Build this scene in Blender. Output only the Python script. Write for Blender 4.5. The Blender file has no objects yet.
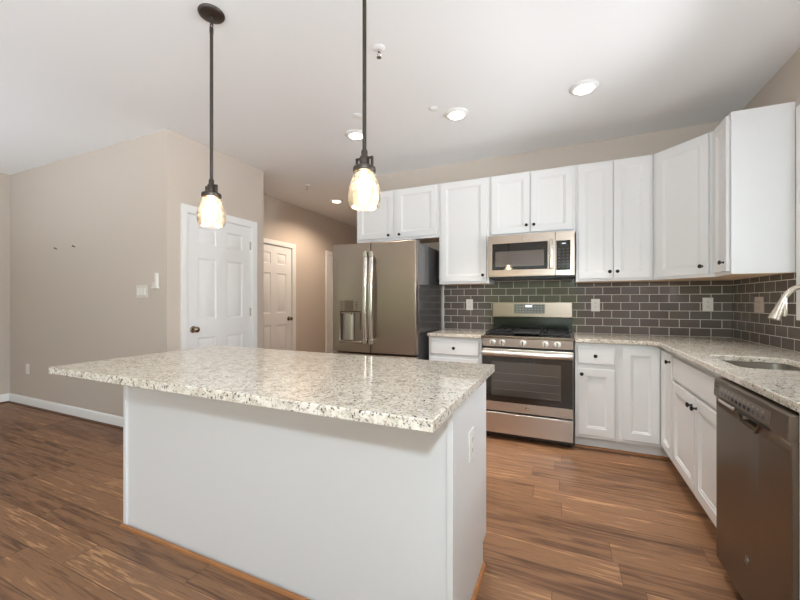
import bpy, bmesh, math, random
from mathutils import Vector, Matrix
random.seed(7)
sc = bpy.context.scene
COL = sc.collection

# ------------------------------------------------------------------ camera
cam_d = bpy.data.cameras.new('camera')
cam_d.sensor_width = 36.0
cam_d.lens = 367.69 / 800 * 36
cam_d.shift_y = 1.32 / 800
cam_d.clip_start = 0.05
cam = bpy.data.objects.new('camera', cam_d)
cam.location = (0, 0, 1.2193)
cam.rotation_euler = (math.pi / 2, 0, 0.4211)
COL.objects.link(cam)
sc.camera = cam

# ------------------------------------------------------------------ exposure
sc.view_settings.view_transform = 'Standard'
sc.view_settings.look = 'None'
sc.view_settings.gamma = 1
sc.view_settings.use_curve_mapping = False
sc.view_settings.exposure = 0.12

# ------------------------------------------------------------------ sky outside the windows
world = bpy.data.worlds.new('sky')
sc.world = world
world.use_nodes = True
wn = world.node_tree.nodes
wl = world.node_tree.links
wn.clear()
w_out = wn.new('ShaderNodeOutputWorld')
w_bg = wn.new('ShaderNodeBackground')
w_tc = wn.new('ShaderNodeTexCoord')
w_sep = wn.new('ShaderNodeSeparateXYZ')
w_ns = wn.new('ShaderNodeTexNoise')
w_ns.inputs['Scale'].default_value = 9.0
w_ns.inputs['Detail'].default_value = 6.0
w_mul = wn.new('ShaderNodeMath'); w_mul.operation = 'MULTIPLY_ADD'
w_mul.inputs[1].default_value = 0.16
w_rmp = wn.new('ShaderNodeValToRGB')
cr = w_rmp.color_ramp
cr.elements[0].position = 0.0; cr.elements[0].color = (1.06, 1.1, 1.16, 1)
cr.elements[1].position = 1.0; cr.elements[1].color = (0.19, 0.21, 0.25, 1)
for p, c_ in ((0.455, (1.06, 1.1, 1.16, 1)), (0.475, (0.15, 0.22, 0.09, 1)), (0.53, (0.085, 0.13, 0.055, 1)), (0.565, (0.11, 0.16, 0.08, 1)), (0.59, (0.23, 0.24, 0.25, 1))):
    e = cr.elements.new(p); e.color = c_
w_map = wn.new('ShaderNodeMath'); w_map.operation = 'MULTIPLY_ADD'
w_map.inputs[1].default_value = 0.5; w_map.inputs[2].default_value = 0.42
wl.new(w_tc.outputs['Generated'], w_sep.inputs[0])
wl.new(w_tc.outputs['Generated'], w_ns.inputs['Vector'])
wl.new(w_ns.outputs['Fac'], w_mul.inputs[0])
wl.new(w_sep.outputs['Z'], w_map.inputs[0])
wl.new(w_map.outputs[0], w_mul.inputs[2])
wl.new(w_mul.outputs[0], w_rmp.inputs[0])
wl.new(w_rmp.outputs['Color'], w_bg.inputs['Color'])
wl.new(w_bg.outputs[0], w_out.inputs['Surface'])
w_bg.inputs['Strength'].default_value = 4.5


def lamp(name, kind, loc, energy, color=(1, 1, 1), rot=(0, 0, 0), **kw):
    d = bpy.data.lights.new(name, kind)
    d.energy = energy
    d.color = color
    for k, v in kw.items():
        setattr(d, k, v)
    o = bpy.data.objects.new(name, d)
    o.location = loc
    o.rotation_euler = rot
    COL.objects.link(o)
    return o


def portal(name, loc, rot, sx, sy):
    o = lamp(name, 'AREA', loc, 1, rot=rot, shape='RECTANGLE', size=sx, size_y=sy)
    o.data.cycles.is_portal = True
    return o


# daylight comes in through the glazed openings
portal('daylight_patio_door', (-0.85, -2.66, 1.05), (math.pi / 2, 0, 0), 2.5, 2.1)
portal('daylight_dining_window', (-4.2, -2.66, 1.45), (math.pi / 2, 0, 0), 1.9, 1.5)
lamp('daylight_sink_window', 'AREA', (1.40, 2.27, 1.68), 32, (0.92, 0.98, 1.06), rot=(math.pi / 2, 0, math.pi / 2), shape='RECTANGLE', size=0.8, size_y=0.95)
lamp('daylight_side_window', 'AREA', (1.40, -1.1, 1.5), 100, (0.9, 0.98, 1.08), rot=(math.pi / 2, 0, math.pi / 2), shape='RECTANGLE', size=1.48, size_y=1.28)
# the photographer's flash, held up beside the camera
lamp('camera_flash', 'POINT', (0.27, -0.58, 1.8), 85, (0.84, 1, 1.12), shadow_soft_size=0.06)
lamp('added_dining_fill', 'SPOT', (-4.9, -0.3, 0.8), 100, (0.85, 1, 1.14), rot=(math.pi, 0, 0), spot_size=2.6, spot_blend=0.8, shadow_soft_size=0.1)  # unseen upward fill, added to brighten the dining ceiling and left wall


# ================================================================== helpers
def srgb(r, g, b):
    def f(v):
        v /= 255.0
        return v / 12.92 if v <= 0.04045 else ((v + 0.055) / 1.055) ** 2.4
    return (f(r), f(g), f(b), 1)


MATS = {}


def new_mat(name):
    m = bpy.data.materials.new(name)
    m.use_nodes = True
    MATS[name] = m
    return m, m.node_tree.nodes, m.node_tree.links, m.node_tree.nodes['Principled BSDF']


def mat(name, color, rough=0.5, metal=0.0, spec=0.5, bump=0.0, bscale=200, var=0.0, vscale=3, emit=None, estr=0, coat=0, aniso=None):
    m, n, l, b = new_mat(name)
    b.inputs['Base Color'].default_value = color
    b.inputs['Roughness'].default_value = rough
    b.inputs['Metallic'].default_value = metal
    b.inputs['Specular IOR Level'].default_value = spec
    b.inputs['Coat Weight'].default_value = coat
    tc = n.new('ShaderNodeTexCoord')
    ns = n.new('ShaderNodeTexNoise')
    mp = n.new('ShaderNodeMapping')
    l.new(tc.outputs['Object'], mp.inputs['Vector'])
    l.new(mp.outputs[0], ns.inputs['Vector'])
    ns.inputs['Detail'].default_value = 4
    if aniso:
        mp.inputs['Scale'].default_value = aniso
        ns.inputs['Scale'].default_value = 1
    else:
        ns.inputs['Scale'].default_value = bscale if bump else vscale
    if var:
        mx = n.new('ShaderNodeMix'); mx.data_type = 'RGBA'
        mx.inputs['A'].default_value = tuple(min(1, c * (1 - var)) for c in color[:3]) + (1,)
        mx.inputs['B'].default_value = tuple(min(1, c * (1 + var)) for c in color[:3]) + (1,)
        l.new(ns.outputs['Fac'], mx.inputs['Factor'])
        l.new(mx.outputs['Result'], b.inputs['Base Color'])
    if bump:
        bp = n.new('ShaderNodeBump')
        bp.inputs['Strength'].default_value = bump
        bp.inputs['Distance'].default_value = 0.002
        l.new(ns.outputs['Fac'], bp.inputs['Height'])
        l.new(bp.outputs[0], b.inputs['Normal'])
    if emit:
        b.inputs['Emission Color'].default_value = emit
        b.inputs['Emission Strength'].default_value = estr
    return m


M = MATS
mat('wall_paint', srgb(205, 193, 180), 0.75, spec=0.25, bump=0.12, bscale=380)
mat('ceiling_paint', srgb(246, 246, 245), 0.85, spec=0.2, bump=0.1, bscale=300)
mat('white_trim', srgb(240, 239, 236), 0.38, spec=0.45)
mat('cabinet_white', srgb(230, 229, 227), 0.36, spec=0.45, bump=0.03, bscale=250)
mat('door_white', srgb(238, 237, 235), 0.4, spec=0.4)
mat('birch_ply', srgb(232, 202, 168), 0.55, var=0.12, aniso=(3, 40, 40))
mat('oak_shoe', srgb(168, 112, 66), 0.42, var=0.2, aniso=(6, 60, 60))
mat('dark_shoe', srgb(92, 58, 38), 0.42, var=0.2, aniso=(6, 60, 60))
mat('slate_steel', srgb(158, 143, 131), 0.34, metal=1, bump=0.02, aniso=(4, 4, 300))
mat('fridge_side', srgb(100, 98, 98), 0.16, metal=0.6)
mat('warm_steel', srgb(212, 205, 198), 0.30, metal=1, bump=0.02, aniso=(4, 300, 300))
mat('knob_steel', srgb(232, 226, 218), 0.34, metal=0.75)
mat('steel_warm_reflect', srgb(172, 155, 142), 0.30, metal=1, bump=0.02, aniso=(4, 300, 300))  # same steel as warm_steel, with the room's warm reflection put into its colour
mat('dark_slate', srgb(124, 110, 96), 0.36, metal=0.9, bump=0.02, aniso=(4, 4, 300))
mat('bright_steel', srgb(214, 208, 200), 0.2, metal=1)
mat('brushed_nickel', srgb(205, 194, 180), 0.26, metal=1)
mat('sink_steel', srgb(190, 184, 174), 0.28, metal=1, bump=0.02, aniso=(300, 4, 4))
mat('black_glass', srgb(14, 14, 15), 0.06, spec=0.6, coat=0.4)
mat('oven_glass', srgb(34, 31, 29), 0.05, spec=0.8, coat=0.5)
mat('oven_window', srgb(78, 72, 66), 0.07, spec=0.8, coat=0.5)
mat('oven_rack_print', srgb(112, 106, 98), 0.25, spec=0.5)
mat('micro_window', srgb(92, 84, 78), 0.05, spec=0.9, coat=0.6)
mat('black_enamel', srgb(20, 19, 19), 0.18, spec=0.6)
mat('cast_iron', srgb(34, 32, 31), 0.5, spec=0.4, bump=0.2, bscale=300)
mat('black_plastic', srgb(22, 22, 22), 0.45)
mat('grey_plastic', srgb(92, 88, 84), 0.4)
mat('button_grey', srgb(176, 172, 166), 0.4)
mat('white_plastic', srgb(238, 234, 226), 0.35)
mat('ivory_plastic', srgb(222, 214, 202), 0.4)
mat('shaded_plate', srgb(206, 192, 178), 0.4)  # plate tone taken in shadow, so shade is mixed into the colour
mat('slot_dark', srgb(60, 52, 46), 0.5)
mat('knob_black', srgb(52, 47, 44), 0.28, metal=0.8)
mat('door_knob_metal', srgb(150, 136, 118), 0.18, metal=1)
mat('hinge_metal', srgb(170, 162, 150), 0.3, metal=1)
mat('bronze', srgb(78, 70, 64), 0.36, metal=0.75)
mat('display_lit', srgb(30, 30, 30), 0.2, emit=(0.9, 0.95, 1, 1), estr=1.2)
mat('display_grey', srgb(128, 128, 126), 0.18, spec=0.6)
mat('lens_lit', srgb(255, 252, 245), 0.4, emit=(1, 0.95, 0.86, 1), estr=9)
mat('lens_warm', srgb(255, 250, 240), 0.4, emit=(1, 0.88, 0.7, 1), estr=9)
mat('bulb_lit', srgb(255, 240, 214), 0.4, emit=(1, 0.80, 0.55, 1), estr=45)
mat('nail_metal', srgb(96, 80, 66), 0.4, metal=0.6)
mat('drain_dark', srgb(70, 68, 66), 0.3, metal=1)


def glass_mat():
    m, n, l, b = new_mat('window_glass')
    n.remove(b)
    out = n['Material Output']
    tr = n.new('ShaderNodeBsdfTransparent')
    gl = n.new('ShaderNodeBsdfGlossy'); gl.inputs['Roughness'].default_value = 0.01
    fr = n.new('ShaderNodeFresnel'); fr.inputs['IOR'].default_value = 1.45
    mx = n.new('ShaderNodeMixShader')
    l.new(fr.outputs[0], mx.inputs[0]); l.new(tr.outputs[0], mx.inputs[1]); l.new(gl.outputs[0], mx.inputs[2])
    l.new(mx.outputs[0], out.inputs['Surface'])


glass_mat()


def seeded_mat():
    m, n, l, b = new_mat('seeded_glass')
    n.remove(b)
    out = n['Material Output']
    tc = n.new('ShaderNodeTexCoord')
    vo = n.new('ShaderNodeTexVoronoi'); vo.inputs['Scale'].default_value = 130
    l.new(tc.outputs['Object'], vo.inputs['Vector'])
    bp = n.new('ShaderNodeBump'); bp.inputs['Strength'].default_value = 0.8; bp.inputs['Distance'].default_value = 0.004
    l.new(vo.outputs['Distance'], bp.inputs['Height'])
    rp = n.new('ShaderNodeValToRGB')
    rp.color_ramp.elements[0].position = 0.10; rp.color_ramp.elements[0].color = (0.065, 0.065, 0.065, 1)
    rp.color_ramp.elements[1].position = 0.38; rp.color_ramp.elements[1].color = (0.012, 0.012, 0.012, 1)
    l.new(vo.outputs['Distance'], rp.inputs[0])
    tr = n.new('ShaderNodeBsdfTransparent'); tr.inputs['Color'].default_value = (1.0, 0.97, 0.93, 1)
    tl = n.new('ShaderNodeBsdfTranslucent'); tl.inputs['Color'].default_value = (0.95, 0.78, 0.55, 1)
    l.new(bp.outputs[0], tl.inputs['Normal'])
    m1 = n.new('ShaderNodeMixShader')
    l.new(rp.outputs[0], m1.inputs[0]); l.new(tr.outputs[0], m1.inputs[1]); l.new(tl.outputs[0], m1.inputs[2])
    gl = n.new('ShaderNodeBsdfGlossy'); gl.inputs['Roughness'].default_value = 0.06
    l.new(bp.outputs[0], gl.inputs['Normal'])
    fr = n.new('ShaderNodeFresnel'); fr.inputs['IOR'].default_value = 1.45
    m2 = n.new('ShaderNodeMixShader')
    l.new(fr.outputs[0], m2.inputs[0]); l.new(m1.outputs[0], m2.inputs[1]); l.new(gl.outputs[0], m2.inputs[2])
    l.new(m2.outputs[0], out.inputs['Surface'])


seeded_mat()


def granite_mat():
    m, n, l, b = new_mat('granite')
    ge = n.new('ShaderNodeNewGeometry')

    def noise(scale, detail=5, rough=0.6, off=0.0):
        t = n.new('ShaderNodeTexNoise')
        t.inputs['Scale'].default_value = scale
        t.inputs['Detail'].default_value = detail
        t.inputs['Roughness'].default_value = rough
        mp = n.new('ShaderNodeMapping'); mp.inputs['Location'].default_value = (off, off * 1.7, off * 0.6)
        l.new(ge.outputs['Position'], mp.inputs['Vector'])
        l.new(mp.outputs[0], t.inputs['Vector'])
        return t

    def ramp(src, *stops):
        r = n.new('ShaderNodeValToRGB')
        r.color_ramp.elements[0].position = stops[0][0]; r.color_ramp.elements[0].color = stops[0][1]
        r.color_ramp.elements[1].position = stops[-1][0]; r.color_ramp.elements[1].color = stops[-1][1]
        for p, c in stops[1:-1]:
            e = r.color_ramp.elements.new(p); e.color = c
        l.new(src, r.inputs[0])
        return r

    def mix(fac, a, bcol):
        x = n.new('ShaderNodeMix'); x.data_type = 'RGBA'
        l.new(fac, x.inputs['Factor']); l.new(a, x.inputs['A'])
        x.inputs['B'].default_value = bcol
        return x.outputs['Result']
    base = ramp(noise(26, 6, 0.65).outputs['Fac'], (0.30, srgb(184, 172, 154)), (0.46, srgb(216, 206, 190)), (0.60, srgb(230, 222, 208)), (0.75, srgb(204, 192, 172)))
    K = (0, 0, 0, 1); W = (1, 1, 1, 1)
    tan = ramp(noise(75, 4, 0.6, 3.1).outputs['Fac'], (0.56, K), (0.66, (0.6, 0.6, 0.6, 1)))
    c1 = mix(tan.outputs['Color'], base.outputs['Color'], srgb(168, 140, 108))
    gry = ramp(noise(105, 4, 0.6, 7.7).outputs['Fac'], (0.58, K), (0.64, (0.8, 0.8, 0.8, 1)))
    c2 = mix(gry.outputs['Color'], c1, srgb(128, 120, 112))
    blk = ramp(noise(92, 3, 0.6, 13.3).outputs['Fac'], (0.595, K), (0.64, (0.92, 0.92, 0.92, 1)))
    c3 = mix(blk.outputs['Color'], c2, srgb(58, 46, 42))
    l.new(c3, b.inputs['Base Color'])
    b.inputs['Roughness'].default_value = 0.06
    b.inputs['Specular IOR Level'].default_value = 0.5


granite_mat()


def tile_mat(name, axis, shift):
    m, n, l, b = new_mat(name)
    ge = n.new('ShaderNodeNewGeometry')
    sp = n.new('ShaderNodeSeparateXYZ'); l.new(ge.outputs['Position'], sp.inputs[0])
    ax = n.new('ShaderNodeMath'); ax.operation = 'ADD'; ax.inputs[1].default_value = shift
    l.new(sp.outputs[axis], ax.inputs[0])
    az = n.new('ShaderNodeMath'); az.operation = 'ADD'; az.inputs[1].default_value = -0.914
    l.new(sp.outputs['Z'], az.inputs[0])
    cb = n.new('ShaderNodeCombineXYZ')
    l.new(ax.outputs[0], cb.inputs['X']); l.new(az.outputs[0], cb.inputs['Y'])
    br = n.new('ShaderNodeTexBrick')
    br.offset = 0.5; br.offset_frequency = 2; br.squash = 1
    br.inputs['Scale'].default_value = 1.0
    br.inputs['Brick Width'].default_value = 0.1483
    br.inputs['Row Height'].default_value = 0.0735
    br.inputs['Mortar Size'].default_value = 0.0027
    br.inputs['Mortar Smooth'].default_value = 0.25
    br.inputs['Bias'].default_value = 0
    br.inputs['Color1'].default_value = srgb(96, 87, 82)
    br.inputs['Color2'].default_value = srgb(110, 99, 92)
    br.inputs['Mortar'].default_value = srgb(226, 216, 205)
    l.new(cb.outputs[0], br.inputs['Vector'])
    l.new(br.outputs['Color'], b.inputs['Base Color'])
    rr = n.new('ShaderNodeMapRange')
    rr.inputs['To Min'].default_value = 0.07; rr.inputs['To Max'].default_value = 0.6
    l.new(br.outputs['Fac'], rr.inputs['Value']); l.new(rr.outputs[0], b.inputs['Roughness'])
    ns = n.new('ShaderNodeTexNoise'); ns.inputs['Scale'].default_value = 14
    l.new(ge.outputs['Position'], ns.inputs['Vector'])
    hm = n.new('ShaderNodeMath'); hm.operation = 'MULTIPLY_ADD'
    hm.inputs[1].default_value = -1.0
    l.new(br.outputs['Fac'], hm.inputs[0])
    nm = n.new('ShaderNodeMath'); nm.operation = 'MULTIPLY'; nm.inputs[1].default_value = 0.5
    l.new(ns.outputs['Fac'], nm.inputs[0]); l.new(nm.outputs[0], hm.inputs[2])
    bp = n.new('ShaderNodeBump'); bp.inputs['Strength'].default_value = 0.5; bp.inputs['Distance'].default_value = 0.002
    l.new(hm.outputs[0], bp.inputs['Height']); l.new(bp.outputs[0], b.inputs['Normal'])
    b.inputs['Specular IOR Level'].default_value = 0.6


tile_mat('tile_back', 'X', 1.0058)
tile_mat('tile_right', 'Y', -3.4887 + 0.0742)


def floor_mat():
    m, n, l, b = new_mat('wood_plank')
    ge = n.new('ShaderNodeNewGeometry')
    sp = n.new('ShaderNodeSeparateXYZ'); l.new(ge.outputs['Position'], sp.inputs[0])

    def math_(op, a, b_=None, c=None):
        x = n.new('ShaderNodeMath'); x.operation = op
        for i, v in enumerate((a, b_, c)):
            if v is None:
                continue
            if isinstance(v, (int, float)):
                x.inputs[i].default_value = v
            else:
                l.new(v, x.inputs[i])
        return x.outputs[0]
    X, Y = sp.outputs['X'], sp.outputs['Y']
    PW, PL = 0.152, 1.22
    ry = math_('DIVIDE', Y, PW)
    row = math_('FLOOR', ry)
    wn1 = n.new('ShaderNodeTexWhiteNoise'); wn1.noise_dimensions = '1D'; l.new(row, wn1.inputs['W'])
    xs = math_('MULTIPLY_ADD', wn1.outputs['Value'], 7.3, math_('DIVIDE', X, PL))
    colm = math_('FLOOR', xs)
    pid = n.new('ShaderNodeCombineXYZ'); l.new(row, pid.inputs['X']); l.new(colm, pid.inputs['Y'])
    wn2 = n.new('ShaderNodeTexWhiteNoise'); wn2.noise_dimensions = '2D'; l.new(pid.outputs[0], wn2.inputs['Vector'])
    rnd = wn2.outputs['Value']
    # grain
    gv = n.new('ShaderNodeCombineXYZ')
    l.new(math_('MULTIPLY_ADD', rnd, 37.0, math_('MULTIPLY', X, 1.25)), gv.inputs['X'])
    l.new(math_('MULTIPLY_ADD', rnd, 11.0, math_('MULTIPLY', Y, 17.0)), gv.inputs['Y'])
    g1 = n.new('ShaderNodeTexNoise'); g1.inputs['Scale'].default_value = 1.6; g1.inputs['Detail'].default_value = 8; g1.inputs['Roughness'].default_value = 0.62
    g1.inputs['Distortion'].default_value = 0.6
    l.new(gv.outputs[0], g1.inputs['Vector'])
    gv2 = n.new('ShaderNodeCombineXYZ')
    l.new(math_('MULTIPLY_ADD', rnd, 19.0, math_('MULTIPLY', X, 5.0)), gv2.inputs['X'])
    l.new(math_('MULTIPLY', Y, 95.0), gv2.inputs['Y'])
    g2 = n.new('ShaderNodeTexNoise'); g2.inputs['Scale'].default_value = 1.0; g2.inputs['Detail'].default_value = 5
    l.new(gv2.outputs[0], g2.inputs['Vector'])
    r1 = n.new('ShaderNodeValToRGB')
    r1.color_ramp.elements[0].position = 0.22; r1.color_ramp.elements[0].color = srgb(80, 53, 35)
    r1.color_ramp.elements[1].position = 0.74; r1.color_ramp.elements[1].color = srgb(182, 138, 98)
    for p, c in ((0.40, srgb(116, 81, 56)), (0.52, srgb(144, 105, 74)), (0.62, srgb(134, 96, 68))):
        e = r1.color_ramp.elements.new(p); e.color = c
    fac = math_('ADD', math_('MULTIPLY_ADD', math_('SUBTRACT', rnd, 0.5), 0.24, g1.outputs['Fac']), math_('MULTIPLY', math_('SUBTRACT', g2.outputs['Fac'], 0.5), 0.5))
    l.new(fac, r1.inputs[0])
    # seams between the planks
    fy = math_('FRACT', ry); fx = math_('FRACT', xs)
    ey = math_('MULTIPLY', math_('MINIMUM', fy, math_('SUBTRACT', 1.0, fy)), PW)
    ex = math_('MULTIPLY', math_('MINIMUM', fx, math_('SUBTRACT', 1.0, fx)), PL)
    ed = math_('MINIMUM', ey, ex)
    seam = n.new('ShaderNodeMapRange'); seam.inputs['From Min'].default_value = 0.0006; seam.inputs['From Max'].default_value = 0.002
    l.new(ed, seam.inputs['Value'])
    mx = n.new('ShaderNodeMix'); mx.data_type = 'RGBA'
    l.new(seam.outputs[0], mx.inputs['Factor'])
    mx.inputs['A'].default_value = srgb(84, 58, 42)
    l.new(r1.outputs['Color'], mx.inputs['B'])
    l.new(mx.outputs['Result'], b.inputs['Base Color'])
    b.inputs['Roughness'].default_value = 0.42
    b.inputs['Specular IOR Level'].default_value = 0.4
    bp = n.new('ShaderNodeBump'); bp.inputs['Strength'].default_value = 0.18; bp.inputs['Distance'].default_value = 0.002
    l.new(math_('MULTIPLY_ADD', seam.outputs[0], 0.8, math_('MULTIPLY', g2.outputs['Fac'], 0.4)), bp.inputs['Height'])
    l.new(bp.outputs[0], b.inputs['Normal'])


floor_mat()

ORIG = {}


class Fr:
    """a wall-aligned frame: u to the right, z up, n out towards the viewer"""
    def __init__(s, o, u):
        s.o = Vector((o[0], o[1], 0)); s.u = Vector((u[0], u[1], 0)).normalized()
        s.n = s.u.cross(Vector((0, 0, 1)))

    def p(s, u, z, n):
        return s.o + s.u * u + s.n * n + Vector((0, 0, z))


BACK = Fr((0, 0), (1, 0))              # n = -Y : faces the camera, u = X


def back(Y):
    return Fr((0, Y), (1, 0))


def right(X):                          # faces -X ; u = -Y
    return Fr((X, 0), (0, -1))


def left(X):                           # faces +X ; u = Y
    return Fr((X, 0), (0, 1))


class MB:
    def __init__(s):
        s.v = []; s.f = []; s.m = []; s.sm = []

    def add(s, vs, fs, mi=0, smooth=False):
        k = len(s.v)
        s.v += [Vector(p) for p in vs]
        for f in fs:
            s.f.append([i + k for i in f]); s.m.append(mi); s.sm.append(smooth)

    def hexa(s, P, mi=0, mis=None):
        fs = [(0, 3, 2, 1), (4, 5, 6, 7), (0, 1, 5, 4), (1, 2, 6, 5), (2, 3, 7, 6), (3, 0, 4, 7)]
        k = len(s.v); s.v += [Vector(p) for p in P]
        for j, f in enumerate(fs):
            s.f.append([i + k for i in f]); s.m.append(mis[j] if mis else mi); s.sm.append(False)

    def box(s, x0, x1, y0, y1, z0, z1, mi=0, bottom=None):
        mis = [mi if bottom is None else bottom] + [mi] * 5
        s.hexa([(x0, y0, z0), (x1, y0, z0), (x1, y1, z0), (x0, y1, z0), (x0, y0, z1), (x1, y0, z1), (x1, y1, z1), (x0, y1, z1)], mi, mis)
        return s

    def fbox(s, F, u0, u1, z0, z1, n0, n1, mi=0, bottom=None):
        mis = [mi if bottom is None else bottom] + [mi] * 5
        s.hexa([F.p(u0, z0, n1), F.p(u1, z0, n1), F.p(u1, z0, n0), F.p(u0, z0, n0), F.p(u0, z1, n1), F.p(u1, z1, n1), F.p(u1, z1, n0), F.p(u0, z1, n0)], mi, mis)
        return s

    def fpanel(s, F, us, zs, cells, n0, n1, prof, mi=0):
        """slab whose front carries inset panels"""
        nu, nz = len(us), len(zs)
        k = len(s.v)
        for z in zs:
            for u in us:
                s.v.append(F.p(u, z, n1))
        kb = len(s.v)
        for z in zs:
            for u in us:
                s.v.append(F.p(u, z, n0))
        I = lambda i, j, b=k: b + j * nu + i

        def face(f, m=mi):
            s.f.append(list(f)); s.m.append(m); s.sm.append(False)
        for j in range(nz - 1):
            for i in range(nu - 1):
                face((I(i, j, kb), I(i, j + 1, kb), I(i + 1, j + 1, kb), I(i + 1, j, kb)))
                cm = cells.get((i, j)) if isinstance(cells, dict) else (mi if (i, j) in cells else None)
                if cm is None:
                    face((I(i, j), I(i + 1, j), I(i + 1, j + 1), I(i, j + 1)))
                else:
                    prev = [I(i, j), I(i + 1, j), I(i + 1, j + 1), I(i, j + 1)]
                    for d, dn in prof:
                        q = len(s.v)
                        s.v += [F.p(us[i] + d, zs[j] + d, n1 + dn), F.p(us[i + 1] - d, zs[j] + d, n1 + dn), F.p(us[i + 1] - d, zs[j + 1] - d, n1 + dn), F.p(us[i] + d, zs[j + 1] - d, n1 + dn)]
                        cur = [q, q + 1, q + 2, q + 3]
                        for a in range(4):
                            b_ = (a + 1) % 4
                            face((prev[a], prev[b_], cur[b_], cur[a]))
                        prev = cur
                    face(prev, cm)
        for i in range(nu - 1):
            face((I(i, 0), I(i, 0, kb), I(i + 1, 0, kb), I(i + 1, 0)))
            face((I(i, nz - 1), I(i + 1, nz - 1), I(i + 1, nz - 1, kb), I(i, nz - 1, kb)))
        for j in range(nz - 1):
            face((I(0, j), I(0, j + 1), I(0, j + 1, kb), I(0, j, kb)))
            face((I(nu - 1, j), I(nu - 1, j, kb), I(nu - 1, j + 1, kb), I(nu - 1, j + 1)))
        return s

    def lathe(s, c, axis, prof, seg=24, mi=0, smooth=True, closed=False):
        """prof: list of (radius, distance along axis)"""
        a = Vector(axis).normalized()
        t = Vector((0, 0, 1)) if abs(a.z) < 0.9 else Vector((1, 0, 0))
        e1 = a.cross(t).normalized(); e2 = a.cross(e1)
        c = Vector(c)
        vs = []; fs = []
        for r, h in prof:
            for i in range(seg):
                th = 2 * math.pi * i / seg
                vs.append(c + a * h + (e1 * math.cos(th) + e2 * math.sin(th)) * max(r, 1e-5))
        m = len(prof)
        for j in range(m - 1 if not closed else m):
            j2 = (j + 1) % m
            for i in range(seg):
                i2 = (i + 1) % seg
                fs.append((j * seg + i, j * seg + i2, j2 * seg + i2, j2 * seg + i))
        if not closed:
            fs.append(tuple(range(seg - 1, -1, -1)))
            fs.append(tuple((m - 1) * seg + i for i in range(seg)))
        s.add(vs, fs, mi, smooth)
        return s

    def tube(s, pts, r, seg=12, mi=0, smooth=True, rs=None, flat=None):
        pts = [Vector(p) for p in pts]
        vs = []; fs = []
        up = None
        for k, p in enumerate(pts):
            d = (pts[min(k + 1, len(pts) - 1)] - pts[max(k - 1, 0)]).normalized()
            if up is None:
                t = Vector((0, 0, 1)) if abs(d.z) < 0.9 else Vector((1, 0, 0))
                e1 = d.cross(t).normalized()
            else:
                e1 = (up - d * up.dot(d)).normalized()
            up = e1
            e2 = d.cross(e1)
            rr = rs[k] if rs else r
            for i in range(seg):
                th = 2 * math.pi * i / seg
                a, b = (rr, rr) if not flat else flat
                vs.append(p + e1 * math.cos(th) * a + e2 * math.sin(th) * b)
        for k in range(len(pts) - 1):
            for i in range(seg):
                i2 = (i + 1) % seg
                fs.append((k * seg + i, k * seg + i2, (k + 1) * seg + i2, (k + 1) * seg + i))
        fs.append(tuple(range(seg - 1, -1, -1)))
        fs.append(tuple((len(pts) - 1) * seg + i for i in range(seg)))
        s.add(vs, fs, mi, smooth)
        return s

    def prism(s, loops, z0, z1, mi=0, bottom=None, axis='z'):
        """polygon (first loop) with holes (other loops), extruded"""
        bm = bmesh.new()
        edges = []
        for lp in loops:
            vv = [bm.verts.new((p[0], p[1], 0)) for p in lp]
            for i in range(len(vv)):
                edges.append(bm.edges.new((vv[i], vv[(i + 1) % len(vv)])))
        bmesh.ops.triangle_fill(bm, use_beauty=True, use_dissolve=False, edges=edges)
        bm.verts.index_update()
        T = (lambda p, z: (p[0], p[1], z)) if axis == 'z' else (lambda p, z: (z, p[0], p[1]))
        co = [v.co.copy() for v in bm.verts]
        tris = [[v.index for v in f.verts] for f in bm.faces]
        bm.free()
        k = len(s.v); n = len(co)
        s.v += [Vector(T(p, z1)) for p in co] + [Vector(T(p, z0)) for p in co]
        for t in tris:
            s.f.append([i + k for i in t]); s.m.append(mi); s.sm.append(False)
            s.f.append([i + k + n for i in reversed(t)]); s.m.append(mi if bottom is None else bottom); s.sm.append(False)
        q = 0
        for lp in loops:
            c = len(lp)
            for i in range(c):
                a, b = k + q + i, k + q + (i + 1) % c
                s.f.append([a, b, b + n, a + n]); s.m.append(mi); s.sm.append(False)
            q += c
        return s

    def build(s, name, mats, parent=None, bevel=0.0, seg=2, weld=True, kind=None):
        if not isinstance(mats, (list, tuple)):
            mats = [mats]
        lo = Vector([min(p[i] for p in s.v) for i in range(3)])
        hi = Vector([max(p[i] for p in s.v) for i in range(3)])
        org = (lo + hi) / 2
        if parent is None:
            org.z = lo.z
        me = bpy.data.meshes.new(name)
        me.from_pydata([p - org for p in s.v], [], s.f)
        for x in mats:
            me.materials.append(M[x])
        for p, mi, sm in zip(me.polygons, s.m, s.sm):
            p.material_index = mi; p.use_smooth = sm
        bm = bmesh.new(); bm.from_mesh(me)
        if weld:
            bmesh.ops.remove_doubles(bm, verts=bm.verts, dist=1e-6)
        bmesh.ops.recalc_face_normals(bm, faces=bm.faces)
        bm.to_mesh(me); bm.free()
        try:
            me.set_sharp_from_angle(angle=math.radians(42))
        except Exception:
            pass
        o = bpy.data.objects.new(name, me)
        COL.objects.link(o)
        put(o, org, parent)
        if bevel:
            b = o.modifiers.new('bevel', 'BEVEL')
            b.width = bevel; b.segments = seg; b.limit_method = 'ANGLE'; b.angle_limit = math.radians(40)
        if kind:
            o['kind'] = kind
        return o


def put(o, org, parent):
    ORIG[o.name] = Vector(org)
    if parent is not None:
        o.parent = parent
        o.location = Vector(org) - ORIG[parent.name]
    else:
        o.location = org


def tag(o, label, cat, group=None):
    o['label'] = label; o['category'] = cat
    if group:
        o['group'] = group
    return o


def thing(name, loc, label, cat, group=None):
    o = bpy.data.objects.new(name, None)
    o.empty_display_size = 0.1
    COL.objects.link(o)
    put(o, Vector(loc), None)
    return tag(o, label, cat, group)


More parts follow.
